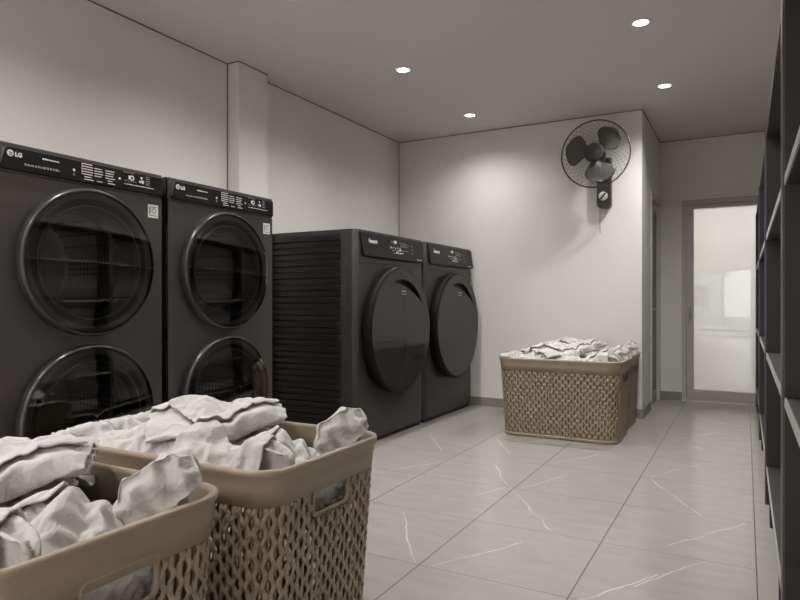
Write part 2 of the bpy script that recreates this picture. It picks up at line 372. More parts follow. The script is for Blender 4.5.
# ------------------------------------------------------------------ tall stacked washer-dryers
TW, TZ = .764, 1.648
def make_tower():
    """origin on the floor, at the middle of the front; front faces +X"""
    t = thing('stacked_washer_dryer', '', 'washing machine')
    y0, y1 = -TW/2, TW/2; D = -.80
    body = MB()
    body.add([(0,y0,.02),(0,y1,.02),(0,y1,TZ),(0,y0,TZ),(D,y0,.02),(D,y1,.02),(D,y1,TZ),(D,y0,TZ)], [(4,5,1,0),(7,3,2,6),(4,0,3,7),(1,5,6,2),(5,4,7,6)])
    b = body.build('body', M['towside'], t)
    zs = (.02, .888, 1.522)
    r = .292
    fr = MB()
    plate_hole(fr, y0+.004, y1-.004, .10, .888, 0, .566, r, .012)
    plate_hole(fr, y0+.004, y1-.004, .888, 1.535, 0, 1.214, r, .012)
    o = .004
    fr.add([(.012,y0+o,.10),(.012,y1-o,.10),(0,y1-o,.10),(0,y0+o,.10)], [(0,1,2,3)])
    fr.add([(.012,y0+o,.10),(.012,y0+o,1.535),(0,y0+o,1.535),(0,y0+o,.10)], [(0,1,2,3)])
    fr.add([(.012,y1-o,.10),(.012,y1-o,1.535),(0,y1-o,1.535),(0,y1-o,.10)], [(0,1,2,3)])
    fr.build('front_panel', M['tower'], t)
    MB().box(-.01, .002, y0+.02, y1-.02, .0, .095).build('plinth', M['black'], t)
    # control panel: body-coloured surround and inset gloss panel
    MB().box(0, .012, y0+.004, y1-.004, 1.538, TZ).build('panel_surround', M['tower'], t, bevel=.003)
    cp = MB()
    pz0, pz1 = 1.545, 1.634
    pts = [(y0+.008,pz0+.012),(y0+.020,pz0),(y1-.006,pz0),(y1-.006,pz1),(y0+.038,pz1),(y0+.028,pz1-.008)]
    vs = [(.012,a,c) for a, c in pts]+[(.022,a+(.006 if a < 0 else -.002),c+(.004 if c < 1.6 else -.004)) for a, c in pts]
    n = len(pts); cp.add(vs, [tuple(range(n, 2*n))]+[(k,(k+1) % n, n+(k+1) % n, n+k) for k in range(n)])
    cpo = cp.build('control_panel', M['panel'], t)
    X = .0225; yp = y0-.030
    # logo: white disc with a cut-out face, and the two letters
    lg = MB().lathe([(.0001,0),(.0125,0)], 32, AX(X, yp+.082, 1.607), smooth=False)
    lg.build('logo_disc', M['white'], cpo)
    MB().box(X+.0002, X+.0008, yp+.079, yp+.0815, 1.600, 1.614).box(X+.0002, X+.0008, yp+.0815, yp+.088, 1.600, 1.6025).box(X+.0002, X+.0008, yp+.083, yp+.0915, 1.6065, 1.609).build('logo_face', M['panel'], cpo)
    text('logo_lettering', 'LG', .022, M['white'], cpo, (X, yp+.099, 1.598), bold=.0012)
    rnd = random.Random(5)
    bars = MB(); dim = MB()
    def dashes(mb, ya, yb, z, h, lo=.004, hi=.012, gap=.003):
        y = ya
        while y < yb:
            L_ = min(rnd.uniform(lo, hi), yb-y); mb.box(X, X+.0005, y, y+L_, z, z+h*rnd.uniform(.7, 1)); y += L_+gap
    dashes(bars, yp+.205, yp+.275, 1.606, .006, .003, .009, .0015)      # small name
    dashes(dim, yp+.135, yp+.275, 1.570, .009, .005, .012, .004)        # second line of print
    bars.lathe([(.0001,0),(.006,0)], 20, AX(X, yp+.338, 1.590), smooth=False)
    dim.lathe([(.003,0),(.005,0)], 16, AX(X, yp+.338, 1.572), smooth=False)
    for c_, (ya, yb) in enumerate(((.372,.425),(.43,.475),(.482,.53))):
        for q in range(7):
            if c_ and q == 0: continue
            if q == 5 and c_ == 1: continue
            off = .012 if q >= 5 else 0
            bars.box(X, X+.0005, yp+ya+off, yp+yb-rnd.uniform(0,.014), 1.622-q*.0105, 1.6255-q*.0105)
    bars.box(X, X+.0005, yp+.372, yp+.3735, 1.578, 1.625)
    bars.lathe([(.0001,0),(.0055,0)], 20, AX(X, yp+.553, 1.592), smooth=False)
    # display digits and little icons
    dashes(dim, yp+.572, yp+.63, 1.624, .003, .006, .012, .002)
    bars.lathe([(.006,0),(.012,0)], 20, AX(X, yp+.617, 1.604), smooth=False)
    bars.box(X, X+.0005, yp+.598, yp+.606, 1.596, 1.613)
    dashes(dim, yp+.575, yp+.64, 1.586, .004, .003, .005, .004)
    bars.lathe([(.0001,0),(.009,0)], 3, AX(X, yp+.668, 1.612), smooth=False)
    bars.box(X, X+.0005, yp+.655, yp+.664, 1.590, 1.600).box(X, X+.0005, yp+.667, yp+.680, 1.588, 1.602)
    for q in range(5): dim.box(X, X+.0005, yp+.69, yp+.712, 1.620-q*.0085, 1.623-q*.0085)
    dashes(bars, yp+.575, yp+.735, 1.572, .004, .008, .02, .002)
    bars.build('panel_lettering', M['white'], cpo); dim.build('faint_lettering', M['grey'], cpo)
    # white sticker with a small drawing
    st = MB().box(.012, .0135, y1-.083, y1-.026, 1.441, 1.502).build('sticker', M['white'], t)
    sk = MB().lathe([(.009,0),(.0115,0)], 24, AX(.0138, y1-.051, 1.474), smooth=False)
    sk.box(.0137, .0140, y1-.077, y1-.074, 1.455, 1.490).box(.0137, .0140, y1-.071, y1-.069, 1.462, 1.488).box(.0137, .0140, y1-.068, y1-.036, 1.489, 1.4915).box(.0137, .0140, y1-.074, y1-.034, 1.450, 1.4525)
    sk.build('sticker_drawing', M['panel'], st)
    for cz in (1.214, .566):
        d = MB(); A = AX(0, 0, cz)
        # thin outer ring, a grey annulus and a black inner ring under one slightly domed glass
        d.lathe([(.304,.010),(.309,.020),(.308,.040),(.303,.050),(.297,.055),(.292,.053),(.288,.046)], 96, A)
        do = d.build('door', M['ringdark'], t)
        MB().lathe([(.289,.046),(.276,.044),(.264,.040),(.262,.036)], 96, A).build('grey_annulus', M['annulus'], do)
        MB().lathe([(.264,.040),(.250,.038),(.232,.032),(.218,.022),(.212,.010)], 96, A).build('door_bezel', M['ringblk'], do)
        MB().lathe([(.238,.038),(.2355,.0405),(.2325,.038)], 96, A).build('inner_ring', M['annulus'], do)
        MB().lathe([(.295,.054),(.26,.058),(.2,.063),(.12,.068),(.05,.070),(.0001,.071)], 80, A).build('door_glass', M['bowl'], do)
        # porthole funnel, gasket and drum
        MB().lathe([(.300,.010),(.292,.006),(.27,-.02),(.235,-.035),(.205,-.05),(.20,-.07),(.215,-.09)], 80, A).build('gasket', M['ringblk'], t)
        dr = MB().lathe([(.215,-.08),(.262,-.11),(.262,-.50),(.24,-.52),(.09,-.50),(.0001,-.49)], 80, A).build('drum', M['drum'], t)
        for q in range(3):
            a = R(90+120*q); c, s = math.cos(a), math.sin(a)
            def pt(rad, tan, x): return (x, -s*0+ rad*c - tan*s, cz+rad*s+tan*c)
            f_ = MB(); f_.add([pt(.262,-.04,-.13),pt(.262,.04,-.13),pt(.205,.012,-.17),pt(.205,-.012,-.17),pt(.262,-.04,-.48),pt(.262,.04,-.48),pt(.205,.012,-.44),pt(.205,-.012,-.44)],
                              [(0,1,2,3),(7,6,5,4),(0,3,7,4),(3,2,6,7),(2,1,5,6)])
            f_.build('drum_fin', M['fin'], dr, bevel=.006)
    return t
tw = make_tower(); tw.location = (XF, 1.712, 0)
tw['label'] = 'tall dark steel stacked washer-dryer with two round doors, at the left edge of the photo'; tw['group'] = 'tall stacked washer-dryers along the left wall'
t2 = copy_tree(tw); t2.location = (XF, 2.5075, 0)
t2['label'] = 'tall dark steel stacked washer-dryer whose side adjoins the ribbed flank of the shorter machines'

# ------------------------------------------------------------------ wide front-loading machines with flat round doors
WW = 1.066
def rrect(x0, x1, y0, y1, r, k=6):
    p = []
    for cx, cy, a0 in ((x1-r,y1-r,0),(x0+r,y1-r,90),(x0+r,y0+r,180),(x1-r,y0+r,270)):
        for i in range(k+1):
            a = R(a0+90*i/k); p.append((cx+r*math.cos(a), cy+r*math.sin(a)))
    return p
def make_washer(W):
    t = thing('front_loading_washer', '', 'washing machine')
    y0, y1 = -W/2, W/2; D = -.86; zt = 1.575
    # body: box with rounded front corners, ribbed flanks
    b = MB()
    out = []
    k = 6; r = .045
    out += [(D, y0)]
    out += [(-r+r*math.cos(R(-90+90*i/k)), y0+r+r*math.sin(R(-90+90*i/k))) for i in range(k+1)]
    out += [(-r+r*math.cos(R(90*i/k)), y1-r+r*math.sin(R(90*i/k))) for i in range(k+1)]
    out += [(D, y1)]
    n = len(out)
    vs = [(x, y, .035) for x, y in out]+[(x, y, zt-.01) for x, y in out]+[(x*.985-.004, y*.992, zt) for x, y in out]
    b.add(vs, [(i, (i+1) % n, n+(i+1) % n, n+i) for i in range(n)]+[(n+i, n+(i+1) % n, 2*n+(i+1) % n, 2*n+i) for i in range(n)]+[tuple(range(2*n, 3*n)), tuple(range(n-1, -1, -1))])
    b.build('body', M['wbody'], t, auto=35)
    # flank panels: stacked pressed ribs
    for sgn, ys in ((-1, y0), (1, y1)):
        p = MB(); nr = 16; zz0, zz1 = .09, zt-.035; st = (zz1-zz0)/nr
        prof = []
        for q in range(nr):
            z = zz0+q*st
            prof += [(z+.002, .0005), (z+.010, .008), (z+st*.45, .009), (z+st*.50, .0045), (z+st*.56, .014), (z+st*.90, .016), (z+st*.97, .0005)]
        prof = [(zz0-.012, 0)]+prof+[(zz1+.006, 0)]
        xs = [D+.012, D+.03, -.165, -.130]
        vs = []
        for ix, x in enumerate(xs):
            for z, h in prof:
                hh = 0 if ix in (0, 3) else h
                vs.append((x, ys+sgn*hh, z))
        m_ = len(prof)
        p.add(vs, [(a*m_+q, a*m_+q+1, (a+1)*m_+q+1, (a+1)*m_+q) for a in range(3) for q in range(m_-1)])
        p.build('ribbed_side_panel', M['wside'], t, auto=25)
    MB().box(D+.05, -.025, y0+.02, y1-.02, 0, .04).build('plinth', M['black'], t)
    # seam line under the control panel
    MB().box(-.001, .0012, y0+.02, y1-.02, 1.338, 1.342).build('seam', M['black'], t)
    # control panel: a slab with slanting ends
    pz0, pz1 = 1.385, 1.560
    pts = [(y0+.075,pz0+.012),(y0+.098,pz0),(y1-.035,pz0),(y1-.012,pz0+.012),(y1-.030,pz1),(y0+.040,pz1)]
    m_ = len(pts)
    cp = MB(); cp.add([(0,a,c) for a, c in pts]+[(.020 if c < 1.5 else .006,a,c) for a, c in pts], [tuple(range(m_, 2*m_))]+[(q,(q+1) % m_, m_+(q+1) % m_, m_+q) for q in range(m_)])
    cpo = cp.build('control_panel', M['panel'], t, bevel=.003)
    def xat(z): return .006+(.020-.006)*(pz1-z)/(pz1-pz0-.006)+.0006
    tl = text('logo_lettering', 'Panasonic', .040, M['white'], cpo, (xat(1.50)+.001, y0+.150, 1.487), bold=.0016, sx=.78)
    rnd = random.Random(9); pr = MB(); fa = MB()
    def bar(mb, a, b_, z, h): mb.box(xat(z), xat(z)+.0006, y0+a, y0+b_, z, z+h)
    bar(pr, .535, .575, 1.508, .024)
    for q in range(5): bar(fa, .49+q*.012, .496+q*.012, 1.515-.003*(q % 2), .010)
    for z, n_, a0 in ((1.470,7,.47),(1.452,6,.50),(1.430,5,.52)):
        a = a0
        for q in range(n_):
            L_ = rnd.uniform(.008,.024); bar(pr if rnd.random() < .55 else fa, a, a+L_, z+rnd.uniform(-.003,.004), rnd.uniform(.004,.014)); a += L_+rnd.uniform(.006,.02)
    for z in (1.505, 1.490, 1.458): bar(fa, .63, .74+rnd.uniform(0,.05), z, .0035)
    for q in range(6): bar(fa, .62+q*.022, .632+q*.022, 1.517, .006)
    for q in range(3): bar(fa, .82, .85, 1.505-q*.03, .004)
    for q in range(4): bar(pr, .915+q*.022, .930+q*.022, 1.397, .007)
    pr.build('panel_lettering', M['white'], cpo); fa.build('faint_lettering', M['grey'], cpo)
    # thick disc door with crescent grip
    cz, rad = .835, .490
    A = AX(0, 0, cz)
    door = MB().lathe([(rad-.03,.0),(rad-.012,.012),(rad,.030),(rad,.075),(rad-.008,.088),(rad-.022,.092)], 128, A).build('door', M['wrim'], t)
    # flat face with a crescent opening near the upper right
    N_ = 128; a0, a1 = R(29), R(114)
    rings = []
    fc = MB()
    def lim(a):
        a = (a+2*PI) % (2*PI)
        if a0 < a < a1:
            t_ = math.sin(PI*(a-a0)/(a1-a0))
            return .392, .392-.062*t_
        return .392, .392
    vs = []; fs = []
    for q in range(N_*2):
        a = 2*PI*q/(N_*2); o_, i_ = lim(a)
        for rr_ in (rad-.022, o_, i_, .0001): vs.append(A @ Vector((-rr_*math.sin(a), rr_*math.cos(a), .092)) if 0 else (0.092, rr_*math.cos(a), cz+rr_*math.sin(a)))
    K = N_*2
    for q in range(K):
        q2 = (q+1) % K
        fs.append((q*4, q*4+1, q2*4+1, q2*4))
        fs.append((q*4+2, q*4+3, q2*4+3, q2*4+2))
    fc.add(vs, fs); fc.build('door_face', M['wdoor'], door)
    # recessed pocket of the grip
    pk = MB(); vs = []
    seq = [a0+(a1-a0)*q/40 for q in range(41)]
    for a in seq:
        o_, i_ = lim(a)
        vs += [(.092, o_*math.cos(a), cz+o_*math.sin(a)), (.055, o_*math.cos(a), cz+o_*math.sin(a)), (.055, i_*math.cos(a), cz+i_*math.sin(a)), (.092, i_*math.cos(a), cz+i_*math.sin(a))]
    pk.add(vs, [(q*4+e, q*4+e+1, (q+1)*4+e+1, (q+1)*4+e) for q in range(40) for e in range(3)])
    pk.build('grip_recess', M['black'], door)
    sm = MB()
    for q in range(3): sm.box(.0925, .093, -.02+q*.026, .0+q*.026, cz+.295, cz+.303)
    sm.box(.0925, .093, -.02, .055, cz+.275, cz+.279); sm.build('door_print', M['grey'], door)
    return t
wa = make_washer(WW); wa.location = (XF, 4.345, 0)
wa['label'] = 'wide black front-loading washer with ribbed side exposed and laundry mirrored in its round door'; wa['group'] = 'wide black front-loading machines'
wb = copy_tree(wa); wb.location = (XF, 5.4475, 0)
wb['label'] = 'wide black front-loading washer standing against the far wall'

# ------------------------------------------------------------------ baskets
def perim(hx, hy, r, s):
    """point and outward normal at fraction s of a rounded rectangle, starting mid +X side going ccw"""
    a, b = hx-r, hy-r; q = PI*r/2; T = 4*a+4*b+4*q; d = (s % 1)*T
    for (L_, kind, data) in ((b,'l',(hx,0,0,1,1,0)),(q,'c',(a,b,0)),(2*a,'l',(a,hy,-1,0,0,1)),(q,'c',(-a,b,90)),(2*b,'l',(-hx,b,0,-1,-1,0)),(q,'c',(-a,-b,180)),(2*a,'l',(-a,-hy,1,0,0,-1)),(q,'c',(a,-b,270)),(b,'l',(hx,-b,0,1,1,0))):
        if d <= L_+1e-9:
            if kind == 'l':
                x, y, tx, ty, nx, ny = data; return x+tx*d, y+ty*d, nx, ny
            cx, cy, a0 = data; an = R(a0)+d/r; return cx+r*math.cos(an), cy+r*math.sin(an), math.cos(an), math.sin(an)
        d -= L_
    return hx, 0, 1, 0
BH = .613
def half(z): return .434+.026*z/.52, .258+.026*z/.52      # body half sizes at height z
def ring(mb, levels, n=160, r=.085, smooth=True, closed=False):
    vs = []; fs = []
    for off, z in levels:
        hx, hy = half(z)
        for k in range(n):
            x, y, nx, ny = perim(hx, hy, r, k/n); vs.append((x+nx*off, y+ny*off, z))
    P = len(levels)
    for j in range(P if closed else P-1):
        j2 = (j+1) % P
        for k in range(n): fs.append((j*n+k, j*n+(k+1) % n, j2*n+(k+1) % n, j2*n+k))
    mb.add(vs, fs, smooth)
HW, HZ0, HZ1 = .085, .447, .530                            # hand-hole half width and heights
def make_basket():
    t = thing('laundry_basket', '', 'laundry basket')
    # rim band: solid, with a rolled outer lip
    rim = MB()
    prof = [(-.004,.515),(.003,.513),(.005,.56),(.007,.590),(.013,.598),(.014,.606),(.010,.6125),(.002,.614),(-.005,.611),(-.006,.60),(-.004,.56)]
    n = 240; vs = []; fs = []
    for off, z in prof:
        hx, hy = half(z)
        for k in range(n):
            x, y, nx, ny = perim(hx, hy, .085, k/n); vs.append((x+nx*off, y+ny*off, z))
    P = len(prof)
    for j in range(P):
        j2 = (j+1) % P
        for k in range(n): fs.append((j*n+k, j*n+(k+1) % n, j2*n+(k+1) % n, j2*n+k))
    rim.add(vs, fs, True)
    rim.build('rim', M['basket'], t)
    base = MB(); ring(base, [(-.03,.004),(-.004,.0),(.004,.004),(.005,.020),(.002,.026),(-.004,.026),(-.006,.012),(-.03,.012)], closed=True)
    hx, hy = half(0); base.box(-hx+.08, hx-.08, -hy+.03, hy-.03, .004, .010).box(-hx+.03, hx-.03, -hy+.08, hy-.08, .005, .011)
    base.build('base', M['basket'], t)
    # woven wall: wavy upright strands, neighbours mirrored, slightly over and under each other
    NS = 120; lam = .057; seg = 8; z0, z1 = .018, .52
    nst = int((z1-z0)/lam*seg)+1
    vs = []; fs = []
    T = 2*(2*(.447-.085)+2*(.271-.085)+PI*.085)
    def strand(path, w_, hgt, cs):
        prev = None
        for s, z, rad in path:
            hx, hy = half(z); x, y, nx, ny = perim(hx, hy, .085, s)
            if abs(y) < HW+.006 and abs(nx) > .9 and HZ0-.007 < z < HZ1+.02: prev = None; continue
            tx, ty = -ny, nx; o = len(vs)
            for cu, cr_ in cs: vs.append((x+nx*(rad+cr_*hgt)+tx*cu*w_, y+ny*(rad+cr_*hgt)+ty*cu*w_, z))
            m_ = len(cs)
            if prev is not None:
                for e in range(m_): fs.append((prev+e, prev+(e+1) % m_, o+(e+1) % m_, o+e))
            prev = o
    zz = [z0+(z1-z0)*i/(nst-1) for i in range(nst)]
    zr = sorted(set(zz+[HZ0-.008, HZ0-.006, HZ1+.019]))
    for k in range(NS):
        sgn = 1 if k % 2 else -1
        # wavy strands: bulging where two neighbours cross
        strand([((k+.5)/NS+sgn*.0056*math.sin(2*PI*z/lam)/T, z, -.0050+.0052*abs(math.sin(2*PI*z/lam))) for z in zz], .0094, .0036, [(1,0),(.5,1),(-.5,1),(-1,0),(-.5,-.8),(.5,-.8)])
        # straight upright ribs behind them
        strand([(k/NS, z, -.0100) for z in zz], .0071, .0024, [(1,0),(0,1),(-1,0),(0,-1)])
    me = mesh_from('woven_wall', vs, fs, True); link('woven_wall', me, M['basket'], t)
    # hand-hole frames on both short sides
    for sg in (1, -1):
        f_ = MB(); pts = rrect(-HW, HW, HZ0, HZ1, .014, 4); po = rrect(-HW-.007, HW+.007, HZ0-.007, HZ1+.006, .018, 4); m_ = len(pts)
        def X_(z, d): return sg*(half(z)[0]+d)
        vs = []
        for (y, z), (yo, zo) in zip(pts, po): vs += [(X_(z,-.006), y, z), (X_(z,.0045), y, z), (X_(zo,.0035), yo, zo), (X_(zo,-.006), yo, zo)]
        f_.add(vs, [(q*4+e, q*4+(e+1) % 4, ((q+1) % m_)*4+(e+1) % 4, ((q+1) % m_)*4+e) for q in range(m_) for e in range(4)])
        f_.build('hand_hole', M['basket'], t, bevel=0, auto=40)
    return t

# ------------------------------------------------------------------ laundry: cloth draped piece by piece (position-based relaxation)
import numpy as np
GX, GY, GS = 116, 78, .009                               # height field of what already lies in the basket
gxs = (np.arange(GX)-(GX-1)/2)*GS; gys = (np.arange(GY)-(GY-1)/2)*GS
GXX, GYY = np.meshgrid(gxs, gys, indexing='ij')
def rr_dist(x, y, hx=.456, hy=.280, r=.08):              # signed distance to the rounded rectangle of the basket mouth
    qx = np.abs(x)-(hx-r); qy = np.abs(y)-(hy-r)
    return np.hypot(np.maximum(qx, 0), np.maximum(qy, 0))+np.minimum(np.maximum(qx, qy), 0)-r
HF = .485+.03*np.exp(-((GXX+.2)/.2)**2-((GYY)/.18)**2)
sd = rr_dist(GXX, GYY)
HF = np.where(sd > -.004, .619, HF); HF = np.where(sd > .026, .45, HF)
def hf_at(x, y):
    u = np.clip((x-gxs[0])/GS, 0, GX-1.001); v = np.clip((y-gys[0])/GS, 0, GY-1.001)
    i = u.astype(int); j = v.astype(int); a = u-i; b = v-j
    return (HF[i,j]*(1-a)*(1-b)+HF[i+1,j]*a*(1-b)+HF[i,j+1]*(1-a)*b+HF[i+1,j+1]*a*b)
def deposit(P, t):
    """raise the height field to the top of a settled piece"""
    global HF
    i = np.round((P[:,0]-gxs[0])/GS).astype(int); j = np.round((P[:,1]-gys[0])/GS).astype(int)
    ok = (i > 0) & (i < GX-1) & (j > 0) & (j < GY-1)
    i, j, z = i[ok], j[ok], P[ok,2]+t
    np.maximum.at(HF, (i, j), z)
    for di, dj in ((1,0),(-1,0),(0,1),(0,-1)): np.maximum.at(HF, (i+di, j+dj), z-.003)
def relax(P, pairs, rest, stiff, steps, target, kt, grav, floor_t=.004, inside=.004, seed=0, amp=.004, press=0, faces=None, deep=1):
    """P (n,3) start; pairs = list of (i, j) index arrays that share no vertex within one array"""
    rng = np.random.default_rng(seed)
    X = P+rng.normal(0, amp, P.shape); V = np.zeros_like(X)
    for s in range(steps):
        V *= .9; V[:,2] -= grav
        X0 = X.copy(); X = X+V; X += kt*(target-X)
        if press and faces is not None:
            n = np.cross(X[faces[:,2]]-X[faces[:,0]], X[faces[:,3]]-X[faces[:,1]])
            acc = np.zeros_like(X)
            for c in range(4): np.add.at(acc, faces[:,c], n)
            acc /= np.linalg.norm(acc, axis=1, keepdims=True)+1e-9; X += acc*press
        for _ in range(3):
            for (i, j), r0, k in zip(pairs, rest, stiff):
                d = X[j]-X[i]; L_ = np.linalg.norm(d, axis=1, keepdims=True)+1e-9
                c = d*((L_-r0)/L_*.5*k); X[i] += c; X[j] -= c
        h = hf_at(X[:,0], X[:,1])+floor_t
        pen = X[:,2] < h
        lift = np.minimum(h-X[:,2], .012); X[:,2] = np.where(pen, X[:,2]+lift, X[:,2])
        # keep what is below the rim inside the basket
        q = rr_dist(X[:,0], X[:,1])+np.where(X[:,2] < .53, max(0, .06-inside)*deep, 0); out = (q > -inside) & (X[:,2] < .612)
        f = np.where(out, 1-(q+inside)/np.maximum(np.hypot(X[:,0], X[:,1]), .05), 1)
        X[:,0] *= f; X[:,1] *= f
        V = (X-X0)*.9; V[pen] *= .4
    return X
def smooth_(X, nu, nv, wrap, n=1, k=.6):
    G = X.reshape(nv, nu, 3).copy()
    for _ in range(n):
        A = G.copy(); c_ = np.zeros((nv, nu, 1))
        S = np.zeros_like(G)
        S[1:] += A[:-1]; c_[1:] += 1; S[:-1] += A[1:]; c_[:-1] += 1
        if wrap: S += np.roll(A, 1, 1)+np.roll(A, -1, 1); c_ += 2
        else: S[:,1:] += A[:,:-1]; c_[:,1:] += 1; S[:,:-1] += A[:,1:]; c_[:,:-1] += 1
        G = A*(1-k)+S/c_*k
    return G.reshape(-1, 3)
def grid_pairs(nu, nv):
    I = np.arange(nu*nv).reshape(nv, nu); out = []; st = []
    def add(a, b, k, ax):
        a = a.copy(); b = b.copy()
        out.append((a.ravel(), b.ravel())); st.append(k)
    for p in (0, 1):
        add(I[:, p:-1:2], I[:, p+1::2], .9, 0); add(I[p:-1:2, :], I[p+1::2, :], .9, 1)
        add(I[:-1, p:-1:2][::2], I[1:, p+1::2][::2], .35, 0); add(I[:-1, p:-1:2][1::2], I[1:, p+1::2][1::2], .35, 0)
        add(I[1:, p:-1:2][::2], I[:-1, p+1::2][::2], .35, 0); add(I[1:, p:-1:2][1::2], I[:-1, p+1::2][1::2], .35, 0)
    for p in range(4):
        a = I[:, p:-2:4]; add(a, a+2, BEND, 0)
        a = I[p:-2:4, :]; add(a, a+2*nu, BEND, 1)
    return out, st
BEND = .12
def sheet(name, nu, nv, fn, grow=1.15, steps=90, kt=.012, grav=.0006, seed=1, amp=.004, bend=.12, thick=.006, floor_t=.004):
    """fn(u, v) -> where the smooth cloth would lie; 'grow' is the slack that buckles into wrinkles"""
    global BEND
    BEND = bend
    T = np.array([fn(i/(nu-1), j/(nv-1)) for j in range(nv) for i in range(nu)])
    W = np.array([tuple(noise.noise_vector(Vector((i/(nu-1)*5+seed*3.1, j/(nv-1)*4, seed)))*.010) for j in range(nv) for i in range(nu)])
    pairs, st = grid_pairs(nu, nv)
    rest = [np.linalg.norm(T[a]-T[b], axis=1, keepdims=True)*grow for a, b in pairs]
    X = relax(T+W, pairs, rest, st, steps, T+W, kt, grav, floor_t=floor_t, seed=seed, amp=amp)
    X = smooth_(X, nu, nv, False)
    deposit(X, .005+thick)
    fs = [(j*nu+i, j*nu+i+1, (j+1)*nu+i+1, (j+1)*nu+i) for j in range(nv-1) for i in range(nu-1)]
    me = mesh_from('laundry_cloth', X.tolist(), fs, True); me.materials.append(M['cloth']); CM.append((0, me))
def bag(name, c, rad, rot, grow=1.2, steps=80, kt=.02, grav=.0003, seed=1, nu=48, nv=28, press=.0006, bend=.1, pw=.8):
    """closed lump of bunched cloth"""
    from mathutils import Euler
    E = Euler([R(a) for a in rot]).to_matrix(); rng = random.Random(seed)
    T = []
    for j in range(nv):
        th = PI*(j+.5)/nv
        for i in range(nu):
            ph = 2*PI*i/nu
            sp = lambda e: math.copysign(abs(e)**pw, e)
            p = Vector((rad[0]*math.sin(th)*sp(math.cos(ph)), rad[1]*math.sin(th)*sp(math.sin(ph)), rad[2]*math.cos(th)))
            p *= 1+.30*noise.noise(Vector((p.x*9+seed*5, p.y*9, p.z*9)))
            T.append(tuple(E @ p+Vector(c)))
    T = np.array(T); I = np.arange(nu*nv).reshape(nv, nu); pairs = []; st = []
    def add(a, b, k): pairs.append((a.ravel().copy(), b.ravel().copy())); st.append(k)
    J = np.roll(I, -1, axis=1)
    for p in (0, 1):
        add(I[:, p::2], J[:, p::2], .9); add(I[p:-1:2], I[p+1::2], .9)
    for p in (0, 1):
        for q in (0, 1):
            add(I[:-1][p::2][:, q::2], J[1:][p::2][:, q::2], .35); add(J[:-1][p::2][:, q::2], I[1:][p::2][:, q::2], .35)
    K = np.roll(I, -2, axis=1)
    for p in range(4):
        add(I[:, p::4], K[:, p::4], bend); a = I[p:-2:4]; add(a, a+2*nu, bend)
    rest = [np.linalg.norm(T[a]-T[b], axis=1, keepdims=True)*grow for a, b in pairs]
    F4 = np.array([(j*nu+i, j*nu+(i+1) % nu, (j+1)*nu+(i+1) % nu, (j+1)*nu+i) for j in range(nv-1) for i in range(nu)])
    X = relax(T, pairs, rest, st, steps, T, kt, grav, seed=seed, amp=.003, press=press, faces=F4)
    X = smooth_(X, nu, nv, True)
    deposit(X, .008)
    vs = X.tolist(); t_ = X[:nu].mean(0).tolist(); b_ = X[-nu:].mean(0).tolist(); n = len(vs); vs += [t_, b_]
    fs = F4.tolist()+[[n, (i+1) % nu, i] for i in range(nu)]+[[n+1, (nv-1)*nu+i, (nv-1)*nu+(i+1) % nu] for i in range(nu)]
    me = mesh_from('laundry_cloth', vs, fs, True); me.materials.append(M['cloth']); CM.append((1, me))
def folded(name, c, ang, depth, width, t, drop, nu=64, nv=44, seed=3, grow=1.10, curl=.0, **k):
    """cloth folded back over itself: the rounded fold points along 'ang', 'drop' lowers the near end"""
    r = t/2; tot = 2*depth+PI*r; ca, sa = math.cos(ang), math.sin(ang)
    def fn(u, v):
        s = u*tot
        if s < depth: x, z, w_ = s-depth, 0, 0
        elif s < depth+PI*r: a = (s-depth)/r; x, z, w_ = r*math.sin(a), r-r*math.cos(a), 1
        else: x, z, w_ = -(s-depth-PI*r), t, 0
        y = (v-.5)*width
        x += curl*math.cos((v-.5)*PI)+.012*math.sin(v*9+seed)
        e = abs(v-.5)*2; z = (z-r)*(1-.55*e**4)+r                 # the ends pinch together
        z += drop*(v-.5)+.010*math.sin(v*7+seed*2)+.006*math.sin(s*75+3*math.sin(v*6+seed))-.10*max(0, -x-.12)
        return c[0]+ca*x-sa*y, c[1]+sa*x+ca*y, c[2]+z
    sheet(name, nu, nv, fn, grow=grow, seed=seed, **k)
CM = []
def bump(x, y, cx, cy, sx, sy, h): return h*math.exp(-((x-cx)/sx)**2-((y-cy)/sy)**2)
def base_fn(u, v):
    x, y = (u-.5)*.84, (v-.5)*.49
    return x, y, .53+bump(x, y, -.22, -.02, .17, .2, .05)+.015*math.sin(x*23+y*9)
sheet('a', 84, 52, base_fn, grow=1.16, seed=1)
def left_fn(u, v):
    a = R(8); x0, y0 = (u-.5)*.54, (v-.5)*.56
    x = -.240+x0*math.cos(a)-y0*math.sin(a); y = -.015+x0*math.sin(a)+y0*math.cos(a)
    return x, y, .622+bump(x, y, -.14, .02, .17, .17, .10)-.10*max(0,-y-.20)+.013*math.sin(y*38-x*24+3*math.sin(x*9))
sheet('b', 72, 70, left_fn, grow=1.2, seed=2, amp=.006)
def right_fn(u, v):
    x0, y0 = (u-.5)*.40, (v-.5)*.44; a = R(28)
    x = .25+x0*math.cos(a)-y0*math.sin(a); y = .01+x0*math.sin(a)+y0*math.cos(a)
    fan_ = .013*math.sin(math.atan2(y-.25, x-.10)*24)*min(1, math.hypot(x-.1, y-.25)*6)
    return x, y, .565+bump(x, y, .23, .03, .10, .13, .105)+fan_
sheet('e', 64, 64, right_fn, grow=1.16, seed=5)
folded('c', (.110, -.105, .588), R(-40), .24, .38, .055, .045, seed=3, grow=1.12)
folded('d', (.050, -.045, .662), R(-42), .27, .42, .055, .060, seed=4, grow=1.12, curl=.02)
bag('f', (.400, .150, .632), (.074, .040, .096), (-24, 38, 35), seed=3, grow=1.22, kt=.05, grav=.0001)
bag('g', (.340, -.165, .618), (.058, .034, .095), (10, 80, 15), seed=4, grow=1.15)
